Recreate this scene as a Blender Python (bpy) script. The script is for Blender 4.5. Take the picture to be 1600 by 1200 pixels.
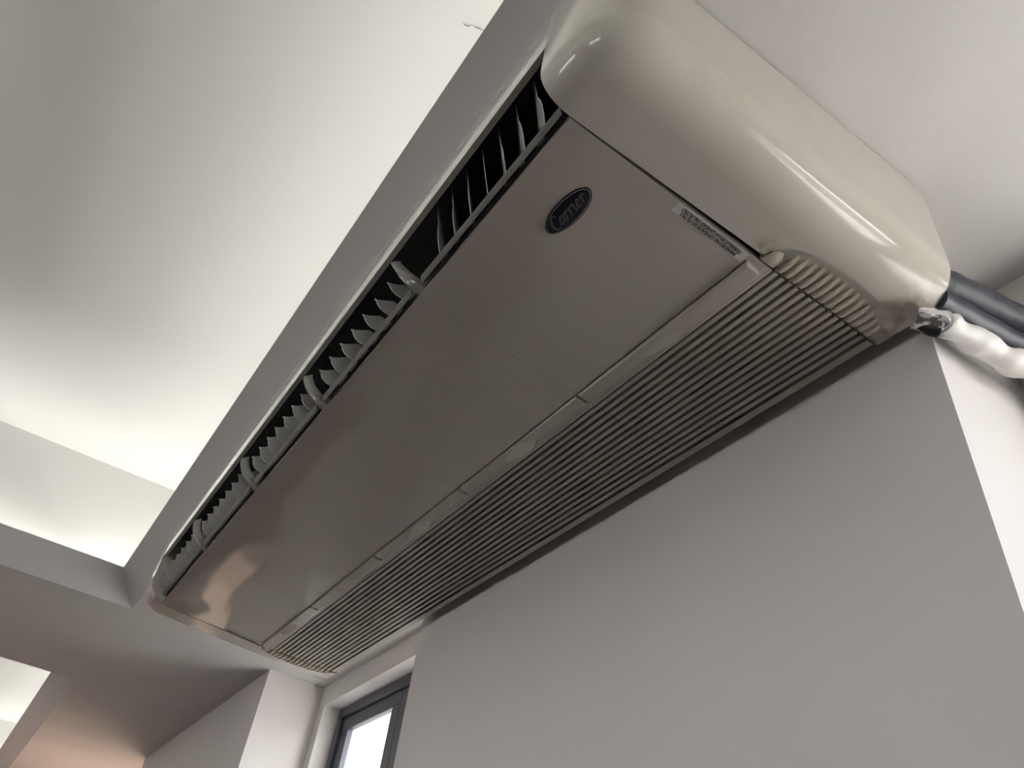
import bpy, bmesh, math, random
from mathutils import Vector, Matrix
random.seed(7)
for o in list(bpy.data.objects): bpy.data.objects.remove(o, do_unlink=True)
scene = bpy.context.scene
col = scene.collection

# ------------------------------------------------------------------ frame
# design coordinates: x = along the unit (far), y = towards the window wall, z = up,
# all as multiples of S metres from the photographer's eye (1.6 m above the floor)
S = 1.05; EYE = 1.6
def W(x, y, z): return Vector((-S*x, S*y, EYE + S*z))

# ------------------------------------------------------------------ camera
cam_d = bpy.data.cameras.new('camera'); cam = bpy.data.objects.new('camera', cam_d); col.objects.link(cam)
RX = (-0.55907925, 0.82095707, 0.11601675)
RY = (0.49524659, 0.44288685, -0.74738347)
RZ = (0.66495204, 0.36038969, 0.65418504)
def dv(v): return Vector((-v[0], v[1], v[2]))
right = dv(RX); up = -dv(RY); back = -dv(RZ)
M = Matrix((( right.x, up.x, back.x, 0), (right.y, up.y, back.y, 0), (right.z, up.z, back.z, EYE), (0, 0, 0, 1)))
cam.matrix_world = M
cam_d.sensor_width = 36; cam_d.lens = 36*1214.97/1600; cam_d.clip_start = 0.02; cam_d.clip_end = 200
scene.camera = cam

# ------------------------------------------------------------------ world, exposure
SKY = 12.0
LED = 16.0
wd = bpy.data.worlds.new('overcast_sky'); scene.world = wd; wd.use_nodes = True
bg = wd.node_tree.nodes['Background']; bg.inputs[0].default_value = (0.985, 0.972, 1.0, 1); bg.inputs[1].default_value = SKY
vs = scene.view_settings
vs.view_transform = 'Standard'; vs.look = 'None'; vs.gamma = 1; vs.use_curve_mapping = False; vs.exposure = 0.0

# ------------------------------------------------------------------ materials
def mat(name, color, rough=0.5, metal=0.0, spec=0.5, coat=0.0):
    m = bpy.data.materials.new(name); m.use_nodes = True
    b = m.node_tree.nodes['Principled BSDF']
    b.inputs['Base Color'].default_value = (*color, 1); b.inputs['Roughness'].default_value = rough
    b.inputs['Metallic'].default_value = metal; b.inputs['Specular IOR Level'].default_value = spec
    b.inputs['Coat Weight'].default_value = coat; b.inputs['Coat Roughness'].default_value = 0.04
    return m
def node(m, t, **kw):
    n = m.node_tree.nodes.new(t)
    for k, v in kw.items(): setattr(n, k, v)
    return n
def lk(m, a, b): m.node_tree.links.new(a, b)
def bump(m, scale, strength, dist=0.01, detail=3, stretch=None, target='Normal'):
    tc = node(m, 'ShaderNodeTexCoord'); n = node(m, 'ShaderNodeTexNoise'); bp = node(m, 'ShaderNodeBump')
    n.inputs['Scale'].default_value = scale; n.inputs['Detail'].default_value = detail
    bp.inputs['Strength'].default_value = strength; bp.inputs['Distance'].default_value = dist
    src = tc.outputs['Object']
    if stretch:
        mp = node(m, 'ShaderNodeMapping'); mp.inputs['Scale'].default_value = stretch; lk(m, src, mp.inputs['Vector']); src = mp.outputs[0]
    lk(m, src, n.inputs['Vector']); lk(m, n.outputs['Fac'], bp.inputs['Height'])
    lk(m, bp.outputs[0], m.node_tree.nodes['Principled BSDF'].inputs['Normal'])
    return n
def mottle(m, c1, c2, scale, lo=0.35, hi=0.65, detail=4):
    tc = node(m, 'ShaderNodeTexCoord'); n = node(m, 'ShaderNodeTexNoise'); r = node(m, 'ShaderNodeValToRGB')
    n.inputs['Scale'].default_value = scale; n.inputs['Detail'].default_value = detail
    r.color_ramp.elements[0].position = lo; r.color_ramp.elements[0].color = (*c1, 1)
    r.color_ramp.elements[1].position = hi; r.color_ramp.elements[1].color = (*c2, 1)
    lk(m, tc.outputs['Object'], n.inputs['Vector']); lk(m, n.outputs['Fac'], r.inputs[0])
    lk(m, r.outputs[0], m.node_tree.nodes['Principled BSDF'].inputs['Base Color'])
    return r

m_wall = mat('wall_paint', (0.70, 0.685, 0.67), 0.75); mottle(m_wall, (0.69, 0.66, 0.635), (0.715, 0.685, 0.66), 1.5); bump(m_wall, 14, 0.05, 0.01, 5)
m_soffit = mat('soffit_plaster', (0.70, 0.685, 0.675), 0.8); mottle(m_soffit, (0.675, 0.655, 0.635), (0.72, 0.70, 0.68), 2.2); bump(m_soffit, 9, 0.32, 0.012, 7)
m_ceil = mat('ceiling_paint', (0.76, 0.76, 0.74), 0.8); bump(m_ceil, 6, 0.05, 0.01, 5)
m_fascia = mat('fascia_paint', (0.69, 0.68, 0.685), 0.75)
m_floor = mat('floor_tile', (0.36, 0.32, 0.28), 0.25)
def floor_nodes(m):
    tc = node(m, 'ShaderNodeTexCoord'); b = node(m, 'ShaderNodeTexBrick', offset=0.0)
    b.inputs['Color1'].default_value = (0.075, 0.060, 0.055, 1); b.inputs['Color2'].default_value = (0.065, 0.053, 0.049, 1)
    b.inputs['Mortar'].default_value = (0.02, 0.018, 0.016, 1); b.inputs['Scale'].default_value = 1.0
    b.inputs['Mortar Size'].default_value = 0.006; b.inputs['Brick Width'].default_value = 0.6; b.inputs['Row Height'].default_value = 0.6
    lk(m, tc.outputs['Object'], b.inputs['Vector']); lk(m, b.outputs['Color'], m.node_tree.nodes['Principled BSDF'].inputs['Base Color'])
floor_nodes(m_floor)
m_terra = mat('terracotta_bounce_paint', (0.62, 0.30, 0.19), 0.7)  # end wall colour added for warm bounce and reflections on the unit
m_shell = mat('cream_plastic', (0.60, 0.575, 0.50), 0.10, coat=0.15, spec=0.4); bump(m_shell, 4, 0.03, 0.006, 2)
def dirt(m, base, grime, scale, lo, hi):
    return mottle(m, grime, base, scale, lo, hi, 6)
dirt(m_shell, (0.61, 0.575, 0.505), (0.57, 0.53, 0.455), 9, 0.28, 0.45)
def stain(m, centre, rad, color):
    bsdf = m.node_tree.nodes['Principled BSDF']; src = bsdf.inputs['Base Color'].links[0].from_socket
    g = node(m, 'ShaderNodeNewGeometry'); d = node(m, 'ShaderNodeVectorMath', operation='DISTANCE'); d.inputs[1].default_value = centre; lk(m, g.outputs['Position'], d.inputs[0])
    r = node(m, 'ShaderNodeMapRange'); r.inputs[1].default_value = rad; r.inputs[2].default_value = rad*0.3; lk(m, d.outputs['Value'], r.inputs[0])
    n = node(m, 'ShaderNodeTexNoise'); n.inputs['Scale'].default_value = 45; n.inputs['Detail'].default_value = 5; lk(m, g.outputs['Position'], n.inputs['Vector'])
    k = node(m, 'ShaderNodeMapRange'); k.inputs[1].default_value = 0.42; k.inputs[2].default_value = 0.62; lk(m, n.outputs['Fac'], k.inputs[0])
    mu = node(m, 'ShaderNodeMath', operation='MULTIPLY'); lk(m, r.outputs[0], mu.inputs[0]); lk(m, k.outputs[0], mu.inputs[1])
    mx = node(m, 'ShaderNodeMix', data_type='RGBA'); lk(m, mu.outputs[0], mx.inputs[0]); lk(m, src, mx.inputs[6]); mx.inputs[7].default_value = (*color, 1); lk(m, mx.outputs[2], bsdf.inputs['Base Color'])
stain(m_shell, W(0.350, 0.752, 0.79), 0.075, (0.30, 0.22, 0.13)); stain(m_shell, W(0.385, 0.53, 0.79), 0.03, (0.35, 0.28, 0.18))
m_panel = mat('glossy_panel', (0.47, 0.43, 0.375), 0.035, coat=0.6)  # same cream plastic as the caps, darkened for the underside's shade
def panel_bump(m):
    tc = node(m, 'ShaderNodeTexCoord'); oi = node(m, 'ShaderNodeObjectInfo'); sc_ = node(m, 'ShaderNodeVectorMath', operation='SCALE'); ad = node(m, 'ShaderNodeVectorMath', operation='ADD')
    sc_.inputs['Scale'].default_value = 0.93; lk(m, oi.outputs['Location'], sc_.inputs[0]); lk(m, tc.outputs['Object'], ad.inputs[0]); lk(m, sc_.outputs[0], ad.inputs[1])
    n = node(m, 'ShaderNodeTexNoise'); n.inputs['Scale'].default_value = 4.2; n.inputs['Detail'].default_value = 1.0
    bp = node(m, 'ShaderNodeBump'); bp.inputs['Strength'].default_value = 0.9; bp.inputs['Distance'].default_value = 0.010
    lk(m, ad.outputs[0], n.inputs['Vector']); lk(m, n.outputs['Fac'], bp.inputs['Height'])
    for nm in ('Normal', 'Coat Normal'): lk(m, bp.outputs[0], m.node_tree.nodes['Principled BSDF'].inputs[nm])
panel_bump(m_panel)
m_strip = mat('front_strip_plastic', (0.64, 0.63, 0.56), 0.10, coat=1.0); bump(m_strip, 3.0, 0.25, 0.008, 1.0, (2.2, 0.6, 0.6))
m_slat = mat('slat_plastic', (0.43, 0.40, 0.345), 0.3); dirt(m_slat, (0.50, 0.46, 0.40), (0.44, 0.385, 0.30), 10, 0.28, 0.45)
m_rib = mat('rib_plastic', (0.50, 0.46, 0.37), 0.4); dirt(m_rib, (0.55, 0.51, 0.42), (0.34, 0.25, 0.13), 22, 0.40, 0.58)
m_flap = mat('flap_plastic', (0.47, 0.435, 0.375), 0.14, coat=0.3)  # cap plastic toned down like the panel to match its shade
m_grip = mat('grip_plastic', (0.60, 0.57, 0.50), 0.12, coat=0.4)
m_dark = mat('duct_black', (0.10, 0.10, 0.105), 0.6)
m_liner = mat('gap_shade_brown', (0.028, 0.022, 0.018), 0.9)  # near-black so the gaps between panel and slats read as deep shade
m_vane = mat('vane_grey', (0.52, 0.52, 0.50), 0.35)
m_bar = mat('louver_grey', (0.13, 0.123, 0.112), 0.5, spec=0.25)
m_post = mat('post_grey', (0.24, 0.235, 0.21), 0.15)
m_badge = mat('badge_navy', (0.004, 0.006, 0.016), 0.3, spec=0.3)
m_chrome = mat('badge_silver', (0.55, 0.55, 0.55), 0.22, metal=1.0)
m_letter = mat('badge_letter', (0.10, 0.10, 0.105), 0.35, metal=0.3)
m_label = mat('label_paper', (0.62, 0.60, 0.56), 0.4)
m_ink = mat('label_ink', (0.012, 0.012, 0.012), 0.6)
m_hose = mat('insulation_foam', (0.050, 0.056, 0.068), 0.5); bump(m_hose, 60, 0.5, 0.004, 4, (1, 1, 1))
m_hose2 = mat('insulation_foam_dark', (0.040, 0.046, 0.060), 0.45); bump(m_hose2, 40, 0.3, 0.004, 4)
m_tape = mat('white_tape', (0.74, 0.715, 0.67), 0.45); bump(m_tape, 90, 0.15, 0.002, 2, (0.2, 1.6, 1))
m_foil = mat('foil_tape', (0.92, 0.92, 0.93), 0.24, metal=1.0); bump(m_foil, 70, 0.9, 0.004, 3)
m_tube = mat('drain_tube_black', (0.02, 0.021, 0.024), 0.15)
m_alu = mat('grey_aluminium', (0.085, 0.095, 0.112), 0.4)
m_led = mat('led_glow', (1, 1, 1), 0.5)
b = m_led.node_tree.nodes['Principled BSDF']; b.inputs['Emission Color'].default_value = (1.0, 0.985, 0.925, 1); b.inputs['Emission Strength'].default_value = LED
m_web = mat('cobweb_grey', (0.25, 0.25, 0.24), 0.9)
m_ground = mat('pale_bounce_paving', (0.82, 0.79, 0.73), 0.9)
m_path = mat('low_bounce_paving', (0.16, 0.15, 0.14), 0.9)
def glass():
    m = bpy.data.materials.new('window_glass'); m.use_nodes = True; nt = m.node_tree; nt.nodes.clear()
    out = nt.nodes.new('ShaderNodeOutputMaterial'); mx = nt.nodes.new('ShaderNodeMixShader'); t = nt.nodes.new('ShaderNodeBsdfTransparent'); g = nt.nodes.new('ShaderNodeBsdfGlossy')
    t.inputs[0].default_value = (0.97, 0.98, 0.98, 1); g.inputs['Roughness'].default_value = 0.02; mx.inputs[0].default_value = 0.06
    nt.links.new(t.outputs[0], mx.inputs[1]); nt.links.new(g.outputs[0], mx.inputs[2]); nt.links.new(mx.outputs[0], out.inputs[0]); return m
m_glass = glass()
def curtain_mat():
    m = bpy.data.materials.new('added_warm_curtain_cloth'); m.use_nodes = True; nt = m.node_tree; nt.nodes.clear()
    out = nt.nodes.new('ShaderNodeOutputMaterial'); mx = nt.nodes.new('ShaderNodeMixShader'); t = nt.nodes.new('ShaderNodeBsdfTranslucent'); d = nt.nodes.new('ShaderNodeBsdfDiffuse')
    t.inputs[0].default_value = (1.0, 0.76, 0.60, 1); d.inputs[0].default_value = (0.75, 0.50, 0.38, 1); mx.inputs[0].default_value = 0.12
    nt.links.new(t.outputs[0], mx.inputs[1]); nt.links.new(d.outputs[0], mx.inputs[2]); nt.links.new(mx.outputs[0], out.inputs[0]); return m
m_curtain = curtain_mat()

# ------------------------------------------------------------------ object helpers
ORG = {}
def tag(o, label=None, cat=None, group=None, kind=None):
    if label: o['label'] = label
    if cat: o['category'] = cat
    if group: o['group'] = group
    if kind: o['kind'] = kind
    return o
def link(o, parent, origin):
    col.objects.link(o); ORG[o.name] = Vector(origin)
    if parent: o.parent = parent; o.location = Vector(origin) - ORG[parent.name]
    else: o.location = origin
    return o
def empty(name, origin): 
    o = bpy.data.objects.new(name, None); o.empty_display_size = 0.1
    return link(o, None, origin)
def finish(name, bm, m, parent=None, smooth=None, origin=None, bevel=0, seg=2):
    bmesh.ops.recalc_face_normals(bm, faces=bm.faces)
    if origin is None:
        lo = Vector([min(v.co[i] for v in bm.verts) for i in range(3)]); hi = Vector([max(v.co[i] for v in bm.verts) for i in range(3)])
        origin = (lo+hi)/2
    for v in bm.verts: v.co -= origin
    me = bpy.data.meshes.new(name); bm.to_mesh(me); bm.free(); me.materials.append(m)
    if smooth is not None:
        for p in me.polygons: p.use_smooth = True
        me.set_sharp_from_angle(angle=math.radians(smooth))
    o = bpy.data.objects.new(name, me); link(o, parent, origin)
    if bevel:
        md = o.modifiers.new('bevel', 'BEVEL'); md.width = bevel*S; md.segments = seg; md.limit_method = 'ANGLE'; md.angle_limit = math.radians(40)
        if smooth is None:
            for p in me.polygons: p.use_smooth = True
            me.set_sharp_from_angle(angle=math.radians(35))
    return o
def inst(src, parent, origin, name=None):
    o = src.copy(); 
    return link(o, parent, origin)
def add_box(bm, x0, x1, y0, y1, z0, z1):
    vs = [bm.verts.new(W(x, y, z)) for z in (z0, z1) for y in (y0, y1) for x in (x0, x1)]
    for f in ((0,1,3,2),(4,5,7,6),(0,1,5,4),(2,3,7,6),(0,2,6,4),(1,3,7,5)): bm.faces.new([vs[i] for i in f])
def box(name, dims, m, parent=None, bevel=0, **kw):
    bm = bmesh.new(); add_box(bm, *dims); return finish(name, bm, m, parent, bevel=bevel, **kw)
def prism(name, prof, x0, x1, m, parent=None, smooth=None, bevel=0, nx=1, origin=None):
    """closed (y,z) profile swept along x"""
    bm = bmesh.new(); rings = []
    for i in range(nx+1):
        x = x0 + (x1-x0)*i/nx
        rings.append([bm.verts.new(W(x, y, z)) for y, z in prof])
    n = len(prof)
    for i in range(nx):
        for j in range(n): bm.faces.new((rings[i][j], rings[i][(j+1)%n], rings[i+1][(j+1)%n], rings[i+1][j]))
    bm.faces.new(rings[0]); bm.faces.new(rings[-1])
    return finish(name, bm, m, parent, smooth=smooth, bevel=bevel, origin=origin)
def catmull(pts, n):
    out = []; P = [Vector(p) for p in pts]; P = [2*P[0]-P[1]] + P + [2*P[-1]-P[-2]]
    for i in range(1, len(P)-2):
        for k in range(n):
            t = k/n; a, b_, c, d = P[i-1:i+3]
            out.append(0.5*((2*b_)+(c-a)*t+(2*a-5*b_+4*c-d)*t*t+(3*b_-a-3*c+d)*t**3))
    out.append(P[-2]); return out
def tube(name, pts, rad, m, parent=None, n=8, seg=16, rf=None, kind=None):
    """tube along design-space points, radius in design units (function of t allowed)"""
    path = catmull([W(*p) for p in pts], n); bm = bmesh.new(); rings = []; L = len(path)
    upv = Vector((0, 0, 1))
    for i, p in enumerate(path):
        t = (path[min(i+1, L-1)] - path[max(i-1, 0)]).normalized()
        a = t.cross(upv)
        if a.length < 1e-3: a = t.cross(Vector((1, 0, 0)))
        a.normalize(); b_ = t.cross(a)
        ring = []
        for k in range(seg):
            th = 2*math.pi*k/seg; r = (rf(i/(L-1), th) if rf else rad)*S
            ring.append(bm.verts.new(p + a*math.cos(th)*r + b_*math.sin(th)*r))
        rings.append(ring)
    for i in range(L-1):
        for k in range(seg): bm.faces.new((rings[i][k], rings[i][(k+1)%seg], rings[i+1][(k+1)%seg], rings[i+1][k]))
    bm.faces.new(rings[0]); bm.faces.new(rings[-1])
    return finish(name, bm, m, parent, smooth=50)

# ------------------------------------------------------------------ room shell
ZF = -EYE/S                      # floor
X0, X1, Y0 = -3.6, 8.2, -4.6     # room ends and the side opposite the windows
YP, YB, YO = 0.778, 1.003, 1.30  # pillar faces, recess back wall, outer face
ZC = 1.49                        # raised ceiling inside the trays
trays = [(-2.6, 2.837, -1.25, 0.229, 0.087, 0.089), (3.823, 7.2, -1.25, 0.227, 0.099, 0.049)]
def st(o, label, cat): return tag(o, label, cat, kind='structure')
st(box('floor', (X0-.2, X1+.2, Y0-.2, YO, ZF-.1, ZF), m_floor), 'beige tiled floor of the room', 'floor')
# soffit with two openings
bm = bmesh.new()
xs = sorted({X0, X1} | {v for t in trays for v in t[:2]})
def hole(xa, xb, ya, yb): return any(xa >= t[0]-1e-6 and xb <= t[1]+1e-6 and ya >= t[2]-1e-6 and yb <= 0.23 for t in trays)
for i in range(len(xs)-1):
    xa, xb = xs[i], xs[i+1]
    mine = [t for t in trays if xa >= t[0]-1e-6 and xb <= t[1]+1e-6]
    spans = [(Y0, mine[0][2]), (mine[0][3], YB+.05)] if mine else [(Y0, YB+.05)]
    for ya, yb in spans:
        bm.faces.new([bm.verts.new(W(*p)) for p in ((xa, ya, 1), (xb, ya, 1), (xb, yb, 1), (xa, yb, 1))])
bmesh.ops.remove_doubles(bm, verts=bm.verts, dist=1e-5)
ret = bmesh.ops.extrude_face_region(bm, geom=list(bm.faces))
bmesh.ops.translate(bm, verts=[g for g in ret['geom'] if isinstance(g, bmesh.types.BMVert)], vec=(0, 0, 0.012*S))
st(finish('ceiling', bm, m_soffit), 'lowered grey-white plaster ceiling band carrying the air conditioner', 'ceiling')
# tray fascias, gutters, upper walls, raised ceilings, LED strips
lab = [('slanted grey fascia around the bright ceiling tray beside the unit', 'pale raised ceiling of the large bright tray', 'LED strip lying in the gutter of the large tray'),
       ('slanted grey fascia around the small tray at the lower left', 'pale raised ceiling of the tray at the lower left', 'LED strip lying in the gutter of the far tray')]
for i, (xa, xb, ya, yb, a, h) in enumerate(trays):
    g = 0.063                                            # gutter reaches this far behind the opening edge
    def loop(o, z): return [(xa+o, ya+o, z), (xb-o, ya+o, z), (xb-o, yb-o, z), (xa+o, yb-o, z)]
    def rings(name, seq, m):
        bm = bmesh.new(); R = [[bm.verts.new(W(*p)) for p in loop(o, z)] for o, z in seq]
        for A, B in zip(R, R[1:]):
            for k in range(4): bm.faces.new((A[k], A[(k+1)%4], B[(k+1)%4], B[k]))
        return finish(name, bm, m)
    st(rings('trim_%d' % (i+1), [(0, 1.0), (a, 1+h), (a-.006, 1+h+.004), (0.01, 1.0+.02), (-g, 1.0+.02)], m_fascia), lab[i][0], 'fascia')
    bm = bmesh.new(); A = [bm.verts.new(W(*p)) for p in loop(-g, 1.018)]; B = [bm.verts.new(W(*p)) for p in loop(-g, ZC)]
    for k in range(4): bm.faces.new((A[k], A[(k+1)%4], B[(k+1)%4], B[k]))
    bm.faces.new(B)
    C = [bm.verts.new(W(*p)) for p in loop(-g-.05, ZC+.05)]; D = [bm.verts.new(W(*p)) for p in loop(-g-.05, 1.018)]
    for k in range(4): bm.faces.new((C[k], C[(k+1)%4], D[(k+1)%4], D[k])); bm.faces.new((A[k], A[(k+1)%4], D[(k+1)%4], D[k]))
    bm.faces.new(C)
    st(finish('ceiling', bm, m_ceil), lab[i][1], 'ceiling')
    bm = bmesh.new(); q = [(-.036, 1.024), (-.012, 1.024), (-.012, 1.031), (-.036, 1.031)]
    R = [[bm.verts.new(W(*p)) for p in loop(o, z)] for o, z in q]
    for s in range(4):
        for k in range(4): bm.faces.new((R[s][k], R[s][(k+1)%4], R[(s+1)%4][(k+1)%4], R[(s+1)%4][k]))
    tag(finish('led_strip', bm, m_led), lab[i][2], 'light strip', 'LED strips hidden in the ceiling trays')

# window wall: pillars and recesses
pill = [(-3.6, -1.60), (0.334, 1.707), (2.969, 4.865), (6.13, 8.2)]
pl = ['grey-white wall pier behind the photographer', 'wide grey wall pier directly under the air conditioner', 'grey wall pier beyond the window recess', 'wall pier at the far end of the window wall']
for (a, c), l in zip(pill, pl):
    st(box('wall_pier', (a, c, YP, YO, ZF, 1.0), m_wall), l, 'wall')
wins = [(-1.53, 0.262), (1.80, 2.915), (4.94, 6.06)]
recs = [(-1.60, 0.334), (1.707, 2.969), (4.865, 6.13)]
SILL = [0.24, 0.30, -1.30]; ZL = 0.922            # sills and lintel
rl = ['white back wall of the window recess beside the hoses', 'white back wall of the window recess under the far end of the unit', 'white back wall of the farthest window recess']
for (ra, rb), (wa, wb), l, ZS in zip(recs, wins, rl, SILL):
    bm = bmesh.new()
    for d in ((ra, rb, YB, YO, ZL, 1.0), (ra, rb, YB, YO, ZF, ZS), (ra, wa, YB, YO, ZS, ZL), (wb, rb, YB, YO, ZS, ZL)): add_box(bm, *d)
    st(finish('wall_right', bm, m_wall), l, 'wall')
wl = ['grey aluminium window beside the hoses, right of the pier', 'grey aluminium window with a bright white pane below the unit', 'grey aluminium window in the farthest recess']
for n, ((wa, wb), l) in enumerate(zip(wins, wl)):
    bm = bmesh.new(); F0, F1 = 1.066, 1.11; fr = 0.035; ZS = SILL[n]
    for d in ((wa, wb, F0, F1, ZL-fr, ZL), (wa, wb, F0, F1, ZS, ZS+fr), (wa, wa+fr, F0, F1, ZS+fr, ZL-fr), (wb-fr, wb, F0, F1, ZS+fr, ZL-fr)): add_box(bm, *d)
    fo = st(finish('window_%d' % (n+1), bm, m_alu, bevel=0.004), l, 'window')
    mid = wb - 0.505
    for k, (sa, sb) in enumerate(((wa+fr, mid), (mid, wb-fr))):
        yo = 0.0; t = 0.048; tw = 0.058
        bm = bmesh.new(); y0, y1 = F0+.012, F1-.008
        zt, zb = ZL-fr, ZS+fr
        for d in ((sa, sb, y0, y1, zt-t, zt), (sa, sb, y0, y1, zb, zb+t), (sa, sa+tw, y0, y1, zb+t, zt-t), (sb-tw, sb, y0, y1, zb+t, zt-t)): add_box(bm, *d)
        so = finish('sash', bm, m_alu, fo, bevel=0.003)
        box('pane', (sa+tw, sb-tw, (y0+y1)/2-.003, (y0+y1)/2+.003, zb+t, zt-t), m_glass, so)
bm = bmesh.new(); lw = [(-2.7, -1.0), (0.6, 2.3), (3.9, 5.6)]; zl0, zl1 = 0.10, 0.97  # unseen openings added to throw light onto the pier fronts
add_box(bm, X0, X1, Y0-.2, Y0, ZF, zl0); add_box(bm, X0, X1, Y0-.2, Y0, zl1, ZC+.1)
ed = [X0] + [v for w in lw for v in w] + [X1]
for k in range(0, len(ed), 2): add_box(bm, ed[k], ed[k+1], Y0-.2, Y0, zl0, zl1)
st(finish('wall_left', bm, m_wall), 'wall opposite the air conditioner with added window openings', 'wall')
for n, (wa, wb) in enumerate(lw):
    bm = bmesh.new(); fr = 0.05; F0, F1 = Y0-.12, Y0-.08
    for d in ((wa, wb, F0, F1, zl1-fr, zl1), (wa, wb, F0, F1, zl0, zl0+fr), (wa, wa+fr, F0, F1, zl0+fr, zl1-fr), (wb-fr, wb, F0, F1, zl0+fr, zl1-fr), ((wa+wb)/2-fr/2, (wa+wb)/2+fr/2, F0, F1, zl0+fr, zl1-fr)): add_box(bm, *d)
    fo = st(finish('window_%d' % (n+4), bm, m_alu), 'wide grey window added unseen in the opposite wall, %s' % ('nearest the photographer', 'facing the air conditioner', 'at the far end')[n], 'window')
    for a_, c_ in ((wa+fr, (wa+wb)/2-fr/2), ((wa+wb)/2+fr/2, wb-fr)):
        box('pane', (a_, c_, Y0-.103, Y0-.097, zl0+fr, zl1-fr), m_glass, fo)
st(box('wall_near', (X0-.2, X0, Y0-.2, YO, ZF, ZC+.1), m_wall), 'plain end wall behind the photographer', 'wall')
st(box('wall_far', (X1, X1+.2, Y0-.2, YO, ZF, ZC+.1), m_terra), 'unseen end wall of the room, terracotta added for warm bounce', 'wall')
st(box('ceiling', (X0-.2, X1+.2, Y0-.2, YO, ZC+.1, ZC+.2), m_ceil), 'slab above the raised ceilings', 'ceiling')
# unseen terracotta curtain, added to tint light from the farthest window
bm = bmesh.new(); nA = 90; A = []; 
for i in range(nA+1):
    x = 4.90 + 1.2*i/nA; y = 1.02 + 0.016*math.sin(i*0.9)
    A.append((bm.verts.new(W(x, y-.01, -1.45)), bm.verts.new(W(x, y-.01, 0.90))))
for i in range(nA): bm.faces.new((A[i][0], A[i+1][0], A[i+1][1], A[i][1]))
cur = finish('curtain', bm, m_curtain, smooth=60)
tag(cur, 'unseen terracotta curtain added to warm light from the farthest window', 'curtain')

# ------------------------------------------------------------------ air conditioner
XN, XF = 0.395, 2.175
AC = empty('air_conditioner', W((XN+XF)/2, 0.47, 0.78))
tag(AC, 'long cream ceiling-mounted air conditioner with front louvers and slatted intake', 'air conditioner')
def zbot(y):                      # underside height
    if y < 0.236: return 0.803
    if y < 0.523: return 0.803 + (0.786-0.803)*(y-0.236)/(0.523-0.236)
    return 0.786 + (0.780-0.786)*(y-0.523)/(0.75-0.523)
# casing: top plate, back plate, near-black sheet for gap shade and outlet duct
bm = bmesh.new()
add_box(bm, XN, XF, 0.192, 0.752, 0.986, 1.0); add_box(bm, XN, XF, 0.744, 0.752, 0.79, 0.986)
casing = finish('casing', bm, m_shell, AC)
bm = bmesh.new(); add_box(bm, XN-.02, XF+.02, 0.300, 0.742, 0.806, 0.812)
finish('gap_shade_sheet', bm, m_liner, AC)
prism('outlet_duct', [(0.2355, 0.812), (0.262, 0.835), (0.330, 0.900), (0.335, 0.982), (0.196, 0.982), (0.196, 0.976), (0.328, 0.976), (0.322, 0.906), (0.256, 0.842), (0.2335, 0.818)], XN-.003, XF+.003, m_dark, AC)
# bottom panel
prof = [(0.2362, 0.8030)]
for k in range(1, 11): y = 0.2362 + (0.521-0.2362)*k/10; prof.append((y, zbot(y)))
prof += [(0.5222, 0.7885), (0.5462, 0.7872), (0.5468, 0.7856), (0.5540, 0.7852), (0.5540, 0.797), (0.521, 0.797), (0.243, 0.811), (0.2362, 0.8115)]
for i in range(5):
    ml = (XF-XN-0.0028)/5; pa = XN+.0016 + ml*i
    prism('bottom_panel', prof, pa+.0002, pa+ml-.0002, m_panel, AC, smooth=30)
# front strip above the outlet
prism('front_strip', [(0.1895, 0.922), (0.1905, 0.918), (0.1990, 0.918), (0.1990, 0.924), (0.1945, 0.926), (0.1955, 0.994), (0.1905, 0.994), (0.1900, 0.985)], XN+.0015, XF-.0015, m_strip, AC, smooth=35)

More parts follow.
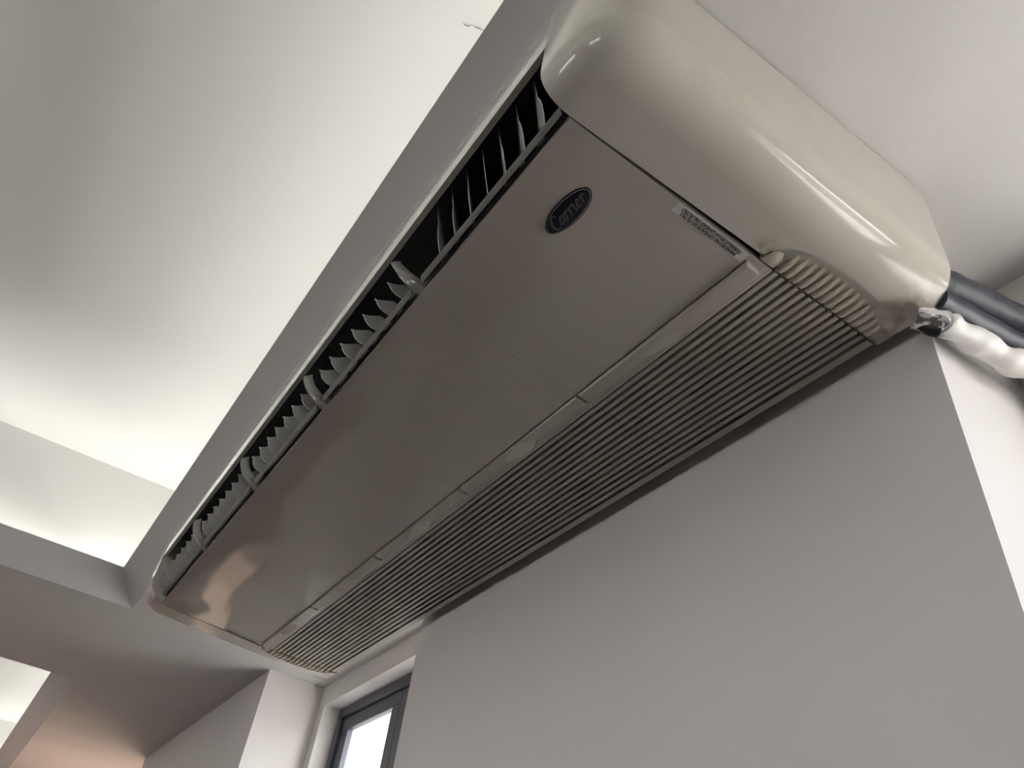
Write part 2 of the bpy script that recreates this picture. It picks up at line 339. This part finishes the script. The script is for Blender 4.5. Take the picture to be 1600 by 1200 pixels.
# end caps
def lens_x(y, depth=0.052, yc=0.642, hy=0.112):
    t = abs((y-yc)/hy)
    return depth*(1-t**2.6)**(1/2.2) if t < 1 else 0.0
def end_cap(sign, seam):
    """sign -1: near cap (towards smaller x), +1: far cap"""
    wdt = 0.120; ZT = 0.997; yf, yr = 0.1885, 0.757
    ax_, ay_ = 0.098, 0.085; rr = 0.016
    pl = []   # plan outline: (out, y, nx, ny, radius)
    for k in range(5): pl.append(((wdt-ax_)*k/5, yf, 0, 1, 0.048))
    for k in range(15):
        t = math.pi/2*k/14; c, s = math.cos(t), math.sin(t)
        e = 2/2.3
        o = (wdt-ax_) + ax_*s**e; y = yf + ay_*(1-c**e)
        nx, ny = -s/ax_, c/ay_; l = math.hypot(nx, ny)
        pl.append((o, y, nx/l, ny/l, 0.048 + 0.018*s*s))
    for k in range(1, 12): pl.append((wdt, yf+ay_ + (yr-yf-ay_)*k/12, -1, 0, 0.066))
    pl.append((wdt, yr, -1, 0, 0.062))
    bm = bmesh.new(); rings = []; NA = 12
    levels = [None, 0.93] + list(range(NA+1))
    for lv in levels:
        ring = []
        for o, y, nx, ny, r in pl:
            zb = zbot(y)
            if lv is None: p = (o, y, ZT)
            elif isinstance(lv, float): p = (o, y, lv)
            else:
                ph = math.pi/2*lv/NA; e = 2/2.15
                ins = r*(1-math.cos(ph)**e)
                oo, yy = max(0, o+nx*ins), y+ny*ins
                p = (oo, yy, zbot(yy) + r*1.05*(1-math.sin(ph)**e))
            ring.append(bm.verts.new(W(seam+sign*p[0], p[1], p[2])))
        rings.append(ring)
    for A, B in zip(rings, rings[1:]):
        for k in range(len(A)-1): bm.faces.new((A[k], A[k+1], B[k+1], B[k]))
    top_in = bm.verts.new(W(seam, yr, ZT)); bot_in = bm.verts.new(W(seam, yr, zbot(yr)))
    bm.faces.new(rings[0] + [top_in])
    bm.faces.new([top_in] + [r[-1] for r in rings] + [bot_in])
    # underside with a scooped intake cut-out
    bot = rings[-1]; pts = []
    ya, yb = 0.530, 0.7440
    pts.append((0, yb))
    NL = 26
    for k in range(NL+1):
        y = yb + (ya-yb)*k/NL; pts.append((lens_x(y, yc=(ya+yb)/2, hy=(yb-ya)/2+.0005), y))
    pts = pts[1:]
    arc = [bm.verts.new(W(seam+sign*o, y, zbot(y))) for o, y in pts]
    # support strips keep the rounded edge shading clean
    f = bm.faces.new(bot + [bot_in] + arc)
    bmesh.ops.triangulate(bm, faces=[f])
    # scoop walls and floor
    deep = [bm.verts.new(W(seam+sign*o*0.985, y, zbot(y)+0.012)) for o, y in pts]
    for k in range(len(arc)-1): bm.faces.new((arc[k], arc[k+1], deep[k+1], deep[k]))
    bm.faces.new(deep)
    cap = finish('end_cap', bm, m_shell, AC, smooth=38)
    md = cap.modifiers.new('normals', 'WEIGHTED_NORMAL'); md.keep_sharp = True; md.weight = 80
    # ribs continuing the slats
    for k in range(-1, 14):
        y = 0.5625 + 0.01262*k + 0.0035 if k >= 0 else 0.5455
        L = lens_x(y, yc=(ya+yb)/2, hy=(yb-ya)/2) - 0.0015
        if L < 0.006: continue
        bm = bmesh.new(); R = []; ns = 7
        for i in range(ns+1):
            t = i/ns; o = 0.0012 + (L-0.0012)*t
            wv = 0.0054*(1-0.2*t) if k >= 0 else 0.0125*(1-0.55*t); lift = 0.0035*math.sin(math.pi*min(1, t*1.0+.12))*(1 if t < .98 else .2)
            z = zbot(y) + 0.0005 - lift
            ring = []
            for (dy, dz) in ((-wv, 0.0115+lift), (-wv, 0.002), (-wv*.6, 0.0), (wv*.6, 0.0), (wv, 0.002), (wv, 0.0115+lift)):
                ring.append(bm.verts.new(W(seam+sign*o, y+dy, z+dz)))
            R.append(ring)
        for A, B in zip(R, R[1:]):
            for j in range(6): bm.faces.new((A[j], A[(j+1)%6], B[(j+1)%6], B[j]))
        bm.faces.new(R[0]); bm.faces.new(R[-1])
        finish('rib', bm, m_rib, cap, smooth=45)
    return cap
tag(end_cap(-1, XN), 'rounded glossy cream end cover'); end_cap(+1, XF)

# outlet: louver bars, posts, vanes
SEG = [XN + (2.135-XN)*i/5 for i in range(6)]; SEG[5] = XF - 0.028
bar = None
for i in range(5):
    a, c = SEG[i] + (0.016 if i else 0.006), SEG[i+1] - 0.013
    prism('louver_bar', [(0.2250, 0.8255), (0.2235, 0.8215), (0.2254, 0.8125), (0.2278, 0.8085), (0.2290, 0.8092), (0.2272, 0.8130), (0.2264, 0.8240)], a, c, m_bar, AC, smooth=40)
outer = catmull([(0.1935, 0.895, 0), (0.1935, 0.880, 0), (0.1985, 0.852, 0), (0.2075, 0.832, 0), (0.2205, 0.8155, 0), (0.2360, 0.8042, 0)], 5)
for i in range(1, 5):
    x = SEG[i]; bm = bmesh.new()
    hw = 0.0085; R = []; ln = lambda p: 0.66*(p[1]-0.8055); tp = lambda p: max(0.3, min(1.1, 1.1-0.8*(p[1]-0.8042)/0.075))
    for s in (-1, 1):
        R.append(([bm.verts.new(W(x+ln(p)+s*hw*tp(p), p[0]+.003, p[1]+.002)) for p in outer], [bm.verts.new(W(x+ln(p)+s*hw*.8*tp(p), p[0]+.014, min(.97, p[1]+.012))) for p in outer]))
    crest = [bm.verts.new(W(x+ln(p), p[0], p[1])) for p in outer]
    n = len(outer)
    for k in range(n-1):
        bm.faces.new((R[0][0][k], R[0][0][k+1], crest[k+1], crest[k])); bm.faces.new((R[1][0][k], R[1][0][k+1], crest[k+1], crest[k]))
        for s in (0, 1): bm.faces.new((R[s][0][k], R[s][0][k+1], R[s][1][k+1], R[s][1][k]))
        bm.faces.new((R[0][1][k], R[0][1][k+1], R[1][1][k+1], R[1][1][k]))
    finish('outlet_post', bm, m_post, AC, smooth=60)
bp_ = [(0.1887, 0.990)]
for k in range(13):
    ph = math.pi/2*k/12; e = 2/2.15; bp_.append((0.1887+0.048*(1-math.cos(ph)**e), zbot(0.1887+0.048*(1-math.cos(ph)**e)) + 0.048*1.05*(1-math.sin(ph)**e) + .0002))
bp_ += [(0.2420, 0.812), (0.2420, 0.990)]
prism('outlet_end_block', bp_, SEG[5]-.004, XF, m_shell, AC, smooth=40)
vp = [(0.2262, 0.8235), (0.2185, 0.8330), (0.2140, 0.8460), (0.2130, 0.8640), (0.2150, 0.8850), (0.2170, 0.9060), (0.2120, 0.9250), (0.2100, 0.9450)]
vin = [(0.262, 0.962), (0.300, 0.940), (0.300, 0.905), (0.270, 0.874), (0.246, 0.852)]
def vane_mesh(lean, turn):
    bm = bmesh.new(); poly = vp + vin
    def P(y, z, s):
        d = lean*(z-0.8235) + turn*(y-0.2262)
        return Vector((-S*(d + s), S*(y-0.2262), S*(z-0.8235)))
    A = [bm.verts.new(P(y, z, -0.0009)) for y, z in poly]; B = [bm.verts.new(P(y, z, 0.0009)) for y, z in poly]
    bm.faces.new(A); bm.faces.new(B); n = len(poly)
    for k in range(n): bm.faces.new((A[k], A[(k+1)%n], B[(k+1)%n], B[k]))
    bmesh.ops.recalc_face_normals(bm, faces=bm.faces)
    me = bpy.data.meshes.new('vane'); bm.to_mesh(me); bm.free(); me.materials.append(m_vane); return me
me1 = vane_mesh(0.34, 1.22)
vp = [(0.2250, 0.8230), (0.2165, 0.8255), (0.2108, 0.8315), (0.2072, 0.8395), (0.2052, 0.8480), (0.2050, 0.8560), (0.2010, 0.8640)]
vin = [(0.2120, 0.8720), (0.2360, 0.9020), (0.2600, 0.8950), (0.2560, 0.8620), (0.2400, 0.8450)]
me2 = vane_mesh(0.60, 0.0)
for i in range(5):
    n = 7
    for k in range(n):
        if i == 0: x = 0.4335 + 0.0413*k
        else:
            x = SEG[i] + 0.046 + (SEG[i+1]-SEG[i])/8.0*k
        if i == 0 and x > SEG[1]-0.03: continue
        o = bpy.data.objects.new('vane', me1 if i == 0 else me2); link(o, AC, W(x, 0.2262, 0.8235))

# filter flaps with finger grips, intake grilles with slats
ML = (XF - XN - 0.004)/5
slat_me = None
for i in range(5):
    a = XN + 0.002 + ML*i; c = a + ML
    f0 = a + (0.010 if i == 0 else 0.003); f1 = c - 0.003
    zf = 0.7858
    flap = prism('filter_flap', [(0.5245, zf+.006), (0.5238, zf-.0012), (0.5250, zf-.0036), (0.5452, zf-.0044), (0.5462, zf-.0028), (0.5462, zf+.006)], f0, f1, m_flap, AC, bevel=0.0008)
    if i == 0:                      # the first flap hangs slightly open at its near end
        xm = max(v.co.x for v in flap.data.vertices); xl = min(v.co.x for v in flap.data.vertices)
        for v in flap.data.vertices:
            if v.co.z < 0: v.co.z -= 0.0055*S*((v.co.x-xl)/(xm-xl))
    # leaf-shaped grip
    g0, g1 = f0 + ML*0.36, f0 + ML*0.61
    bm = bmesh.new(); N = 18; top = []; low = []; mid = []
    for k in range(N+1):
        t = k/N; x = g0 + (g1-g0)*t
        w = math.sin(math.pi*min(1, t**0.8))**0.75 if 0 < t < 1 else 0.0
        yc = 0.5385 - 0.004*(t-.4)
        d = 0.0060*w + 0.0010
        top.append(bm.verts.new(W(x, yc-0.0115*w, zf-.0042))); mid.append(bm.verts.new(W(x, yc+0.008*w, zf-.0042-d))); low.append(bm.verts.new(W(x, yc+0.0130*w, zf-.0030)))
    for k in range(N):
        bm.faces.new((top[k], top[k+1], mid[k+1], mid[k])); bm.faces.new((mid[k], mid[k+1], low[k+1], low[k])); bm.faces.new((top[k], top[k+1], low[k+1], low[k]))
    bmesh.ops.remove_doubles(bm, verts=bm.verts, dist=1e-6)
    finish('finger_grip', bm, m_grip, flap, smooth=30)
    # grille: backing bed with two rails and the slats
    ga, gc = a + 0.0003, c - 0.0003
    gr = prism('intake_grille', [(0.7400, zbot(.74)), (0.7515, zbot(.7515)), (0.7515, zbot(.7515)+.012), (0.7400, zbot(.74)+.012)], ga, gc, m_slat, AC)
    prism('front_rail', [(0.5545, zbot(.5545)), (0.5590, zbot(.559)), (0.5590, zbot(.559)+.012), (0.5545, zbot(.5545)+.012)], ga, gc, m_slat, gr)
    for k in range(14):
        y = 0.5625 + 0.01262*k + 0.0035
        if slat_me is None:
            bm = bmesh.new(); hl = (gc-ga)/2*S; R = []
            for x in (-hl, hl):
                R.append([bm.verts.new(Vector((x, yy*S, zz*S))) for yy, zz in ((-.0032, .011), (-.0037, .0010), (-.0030, 0), (.0030, -.0003), (.0037, .0008), (.0024, .011))])
            for j in range(6): bm.faces.new((R[0][j], R[0][(j+1)%6], R[1][(j+1)%6], R[1][j]))
            bm.faces.new(R[0]); bm.faces.new(R[1]); bmesh.ops.recalc_face_normals(bm, faces=bm.faces)
            slat_me = bpy.data.meshes.new('slat'); bm.to_mesh(slat_me); bm.free(); slat_me.materials.append(m_slat)
        o = bpy.data.objects.new('slat', slat_me); link(o, gr, W((ga+gc)/2, y, zbot(y)))

# ------------------------------------------------------------------ badge
bx, by = 0.496, 0.3095; bz = zbot(by)
nrm = Vector((0, S*(0.523-0.236), S*(0.786-0.803))).normalized()    # slope direction of the panel in y
tx = Vector((1, 0, 0)); ty = -nrm; tn = tx.cross(ty)                # reading direction, letter-up, towards the viewer
Mb = Matrix(((tx.x, ty.x, tn.x), (tx.y, ty.y, tn.y), (tx.z, ty.z, tn.z)))
bo = W(bx, by, bz)
def bpt(u, v, w): return bo + Mb @ Vector((u*S, v*S, w*S))
def ell_ring(bm, a, b_, w, n=64): return [bm.verts.new(bpt(a*math.cos(2*math.pi*k/n), b_*math.sin(2*math.pi*k/n), w)) for k in range(n)]
bm = bmesh.new(); r0 = ell_ring(bm, 0.0425, 0.0168, -0.0005); r1 = ell_ring(bm, 0.0425, 0.0168, 0.0008); r2 = ell_ring(bm, 0.041, 0.0153, 0.0013)
for A, B in ((r0, r1), (r1, r2)):
    for k in range(64): bm.faces.new((A[k], A[(k+1)%64], B[(k+1)%64], B[k]))
bm.faces.new(r2)
badge = finish('badge', bm, m_badge, AC, smooth=30); tag(badge, 'dark navy oval maker badge')
bm = bmesh.new(); n = 64; R = []
for k in range(n):
    t = 2*math.pi*k/n; ring = []
    for j in range(6):
        ph = 2*math.pi*j/6
        ring.append(bm.verts.new(bpt((0.0405+0.0006*math.cos(ph))*math.cos(t), (0.0147+0.0006*math.cos(ph))*math.sin(t), 0.0014+0.0006*math.sin(ph))))
    R.append(ring)
for k in range(n):
    for j in range(6): bm.faces.new((R[k][j], R[k][(j+1)%6], R[(k+1)%n][(j+1)%6], R[(k+1)%n][j]))
tag(finish('rim', bm, m_chrome, badge, smooth=60), 'thin silver rim')
# slanted script lettering, drawn as strokes (x, y, half width)
GL = {
 'C': (0.78, [[(0.74,0.80,.03),(0.70,0.95,.04),(0.52,1.02,.05),(0.28,0.90,.09),(0.12,0.62,.11),(0.10,0.32,.11),(0.22,0.07,.08),(0.42,0.0,.05),(0.60,0.06,.04),(0.72,0.20,.03)]]),
 'a': (0.60, [[(0.50,0.50,.05),(0.36,0.60,.05),(0.16,0.46,.08),(0.08,0.20,.08),(0.16,0.02,.06),(0.32,0.12,.04),(0.46,0.40,.04)],[(0.54,0.60,.06),(0.46,0.30,.07),(0.44,0.06,.06),(0.54,0.02,.04),(0.64,0.14,.03)]]),
 'r': (0.50, [[(0.02,0.46,.03),(0.14,0.60,.05),(0.16,0.40,.07),(0.10,0.0,.07)],[(0.14,0.30,.03),(0.26,0.54,.05),(0.40,0.60,.06),(0.46,0.50,.06)]]),
 'i': (0.34, [[(0.02,0.46,.03),(0.14,0.60,.05),(0.12,0.30,.07),(0.12,0.06,.06),(0.20,0.02,.04),(0.30,0.14,.03)],[(0.16,0.84,.06),(0.18,0.88,.06)]]),
 'e': (0.52, [[(0.10,0.26,.03),(0.34,0.36,.04),(0.42,0.50,.05),(0.32,0.61,.05),(0.14,0.46,.07),(0.08,0.20,.08),(0.18,0.02,.06),(0.34,0.04,.04),(0.46,0.18,.03)]]),
}
bm = bmesh.new(); word = 'Carrier'; tot = sum(GL[c][0] for c in word); sc = 0.064/tot; cur_x = -tot/2 + 0.02
for ch in word:
    adv, strokes = GL[ch]
    for stv in strokes:
        path = catmull([(p[0], p[1], p[2]) for p in stv], 5); L = len(path); A = []; B = []
        for k, p in enumerate(path):
            d = (path[min(k+1, L-1)] - path[max(k-1, 0)]); d.z = 0; d.normalize(); nn = Vector((-d.y, d.x))
            for lst, s in ((A, 1), (B, -1)):
                x = p.x + s*nn.x*p.z; y = p.y + s*nn.y*p.z
                X = (cur_x + x + 0.28*(y-0.4))*sc; Y = (y-0.42)*sc
                lst.append((bm.verts.new(bpt(X, Y, 0.0012)), bm.verts.new(bpt(X, Y, 0.0019))))
        for k in range(L-1):
            bm.faces.new((A[k][1], A[k+1][1], B[k+1][1], B[k][1]))
            bm.faces.new((A[k][0], A[k+1][0], A[k+1][1], A[k][1])); bm.faces.new((B[k][0], B[k+1][0], B[k+1][1], B[k][1]))
    cur_x += adv
tag(finish('lettering', bm, m_letter, badge), 'grey script maker name')

# ------------------------------------------------------------------ warning labels
def text_mesh(body, size):
    c = bpy.data.curves.new('t', 'FONT'); c.body = body; c.size = size; c.align_x = 'CENTER'; c.align_y = 'CENTER'; c.space_line = 0.9; c.offset = 0.034
    o = bpy.data.objects.new('t', c); col.objects.link(o)
    dg = bpy.context.evaluated_depsgraph_get(); me = bpy.data.meshes.new_from_object(o.evaluated_get(dg))
    bpy.data.objects.remove(o, do_unlink=True); return me
def warn(xc, y0, y1, hw, read_dir, flip):
    yc = (y0+y1)/2; org = W(xc, yc, zbot(yc))
    e1 = -nrm if read_dir < 0 else nrm          # reading direction
    e2 = Vector((-1, 0, 0)) if flip else Vector((1, 0, 0))
    e3 = e1.cross(e2)                           # must look down
    Mx = Matrix(((e1.x, e2.x, e3.x), (e1.y, e2.y, e3.y), (e1.z, e2.z, e3.z)))
    hl = (y1-y0)/2
    bm = bmesh.new(); vs_ = []
    for w in (-0.0002, 0.0005):
        for u, v in ((-hl, -hw), (hl, -hw), (hl, hw), (-hl, hw)): vs_.append(bm.verts.new(org + Mx @ Vector((u*S, v*S, w*S))))
    for f in ((0,1,2,3),(4,5,6,7),(0,1,5,4),(1,2,6,5),(2,3,7,6),(3,0,4,7)): bm.faces.new([vs_[k] for k in f])
    lb = finish('warning_label', bm, m_label, AC)
    me = text_mesh('PARAFUSO NA CAVIDADE DO FILTRO\nTORNILLO EN LA CAVIDAD DEL FILTRO', 1.0)
    wx = max(v.co.x for v in me.vertices) - min(v.co.x for v in me.vertices); wy = max(v.co.y for v in me.vertices) - min(v.co.y for v in me.vertices)
    bm = bmesh.new(); bm.from_mesh(me); bpy.data.meshes.remove(me)
    for v in bm.verts: v.co = org + Mx @ Vector((v.co.x*S*1.66*hl/wx, v.co.y*S*1.62*hw/wy, 0.0008*S))
    tag(finish('lettering', bm, m_ink, lb), 'black printed warning in two lines'); return lb
warn(XN+0.0105, 0.402, 0.519, 0.0072, -1, True)
warn(XF-0.0105, 0.409, 0.523, 0.0062, +1, False)

# ------------------------------------------------------------------ hoses at the rear corner
tag(tube('insulated_pipe', [(0.305, 0.7585, 0.838), (0.298, 0.80, 0.842), (0.290, 0.87, 0.852), (0.284, 0.94, 0.862), (0.282, 1.0025, 0.870)], 0.021, m_hose, rf=lambda t, th: 0.0205 + 0.0006*math.sin(40*t+th)),
    'thick black foam-insulated pipe leaving the rear corner, upper of two', 'pipe', 'insulated pipes behind the unit')
tag(tube('insulated_pipe', [(0.306, 0.7585, 0.797), (0.303, 0.80, 0.801), (0.299, 0.87, 0.810), (0.294, 0.94, 0.818), (0.291, 1.0025, 0.825)], 0.017, m_hose2, rf=lambda t, th: 0.0165 + 0.0004*math.sin(30*t+2*th)),
    'black foam-insulated pipe between the upper pipe and the white hose', 'pipe', 'insulated pipes behind the unit')
def lump(t, th):
    return 0.0145 + 0.0035*min(1, t*3) + 0.0020*math.sin(21*t+1.1*math.sin(th)) + 0.0010*math.sin(2*th+31*t)
dh = tube('drain_hose', [(0.308, 0.760, 0.758), (0.306, 0.785, 0.7585), (0.304, 0.82, 0.763), (0.300, 0.855, 0.761), (0.296, 0.89, 0.762), (0.290, 0.935, 0.770), (0.286, 1.0025, 0.778)], 0.02, m_tape, n=14, seg=24, rf=lump)
tag(dh, 'lumpy white tape-wrapped drain hose with foil end below the black pipes', 'hose')
tube('foil_collar', [(0.328, 0.737, 0.768), (0.319, 0.749, 0.764), (0.311, 0.759, 0.761), (0.3075, 0.771, 0.759)], 0.0145, m_foil, dh, n=8, rf=lambda t, th: 0.0158+0.0010*math.sin(5*th+13*t))
tube('tube_end', [(0.326, 0.745, 0.760), (0.324, 0.748, 0.755), (0.321, 0.752, 0.749), (0.316, 0.760, 0.746)], 0.010, m_tube, dh, n=8, rf=lambda t, th: 0.0095-0.002*t)

# ------------------------------------------------------------------ cobweb strand on the raised ceiling
tag(tube('cobweb', [(0.7038, 0.1553, ZC-.004), (0.7017, 0.1642, ZC-.006), (0.6961, 0.1695, ZC-.004), (0.6940, 0.1768, ZC-.006), (0.6925, 0.1864, ZC-.004), (0.6903, 0.1954, ZC-.005)], 0.0015, m_web, n=5, seg=6, rf=lambda t, th: 0.0008+0.0004*math.sin(11*t)),
    'thin grey cobweb strand on the bright raised ceiling', 'cobweb')
# unseen ground, added to cut sky light from below
m_grnd = mat('added_outside_ground', (0.22, 0.21, 0.19), 0.95)
tag(box('ground', (-60, 60, -60, 60, ZF-.50, ZF-.40), m_grnd), 'open ground added unseen around the building', 'ground', kind='structure')
# unseen paving, added to set how much light bounces in
tag(box('paving', (-9.0, 1.1, YO, YO+16, ZF-.35, ZF-.25), m_ground), 'pale paving added unseen to bounce light in beside the hoses', 'paving', kind='structure')
tag(box('paving', (1.1, X1+2, YO, YO+7, ZF-.35, ZF-.25), m_path), 'grey paving added unseen to limit bounce at the far windows', 'paving', kind='structure')
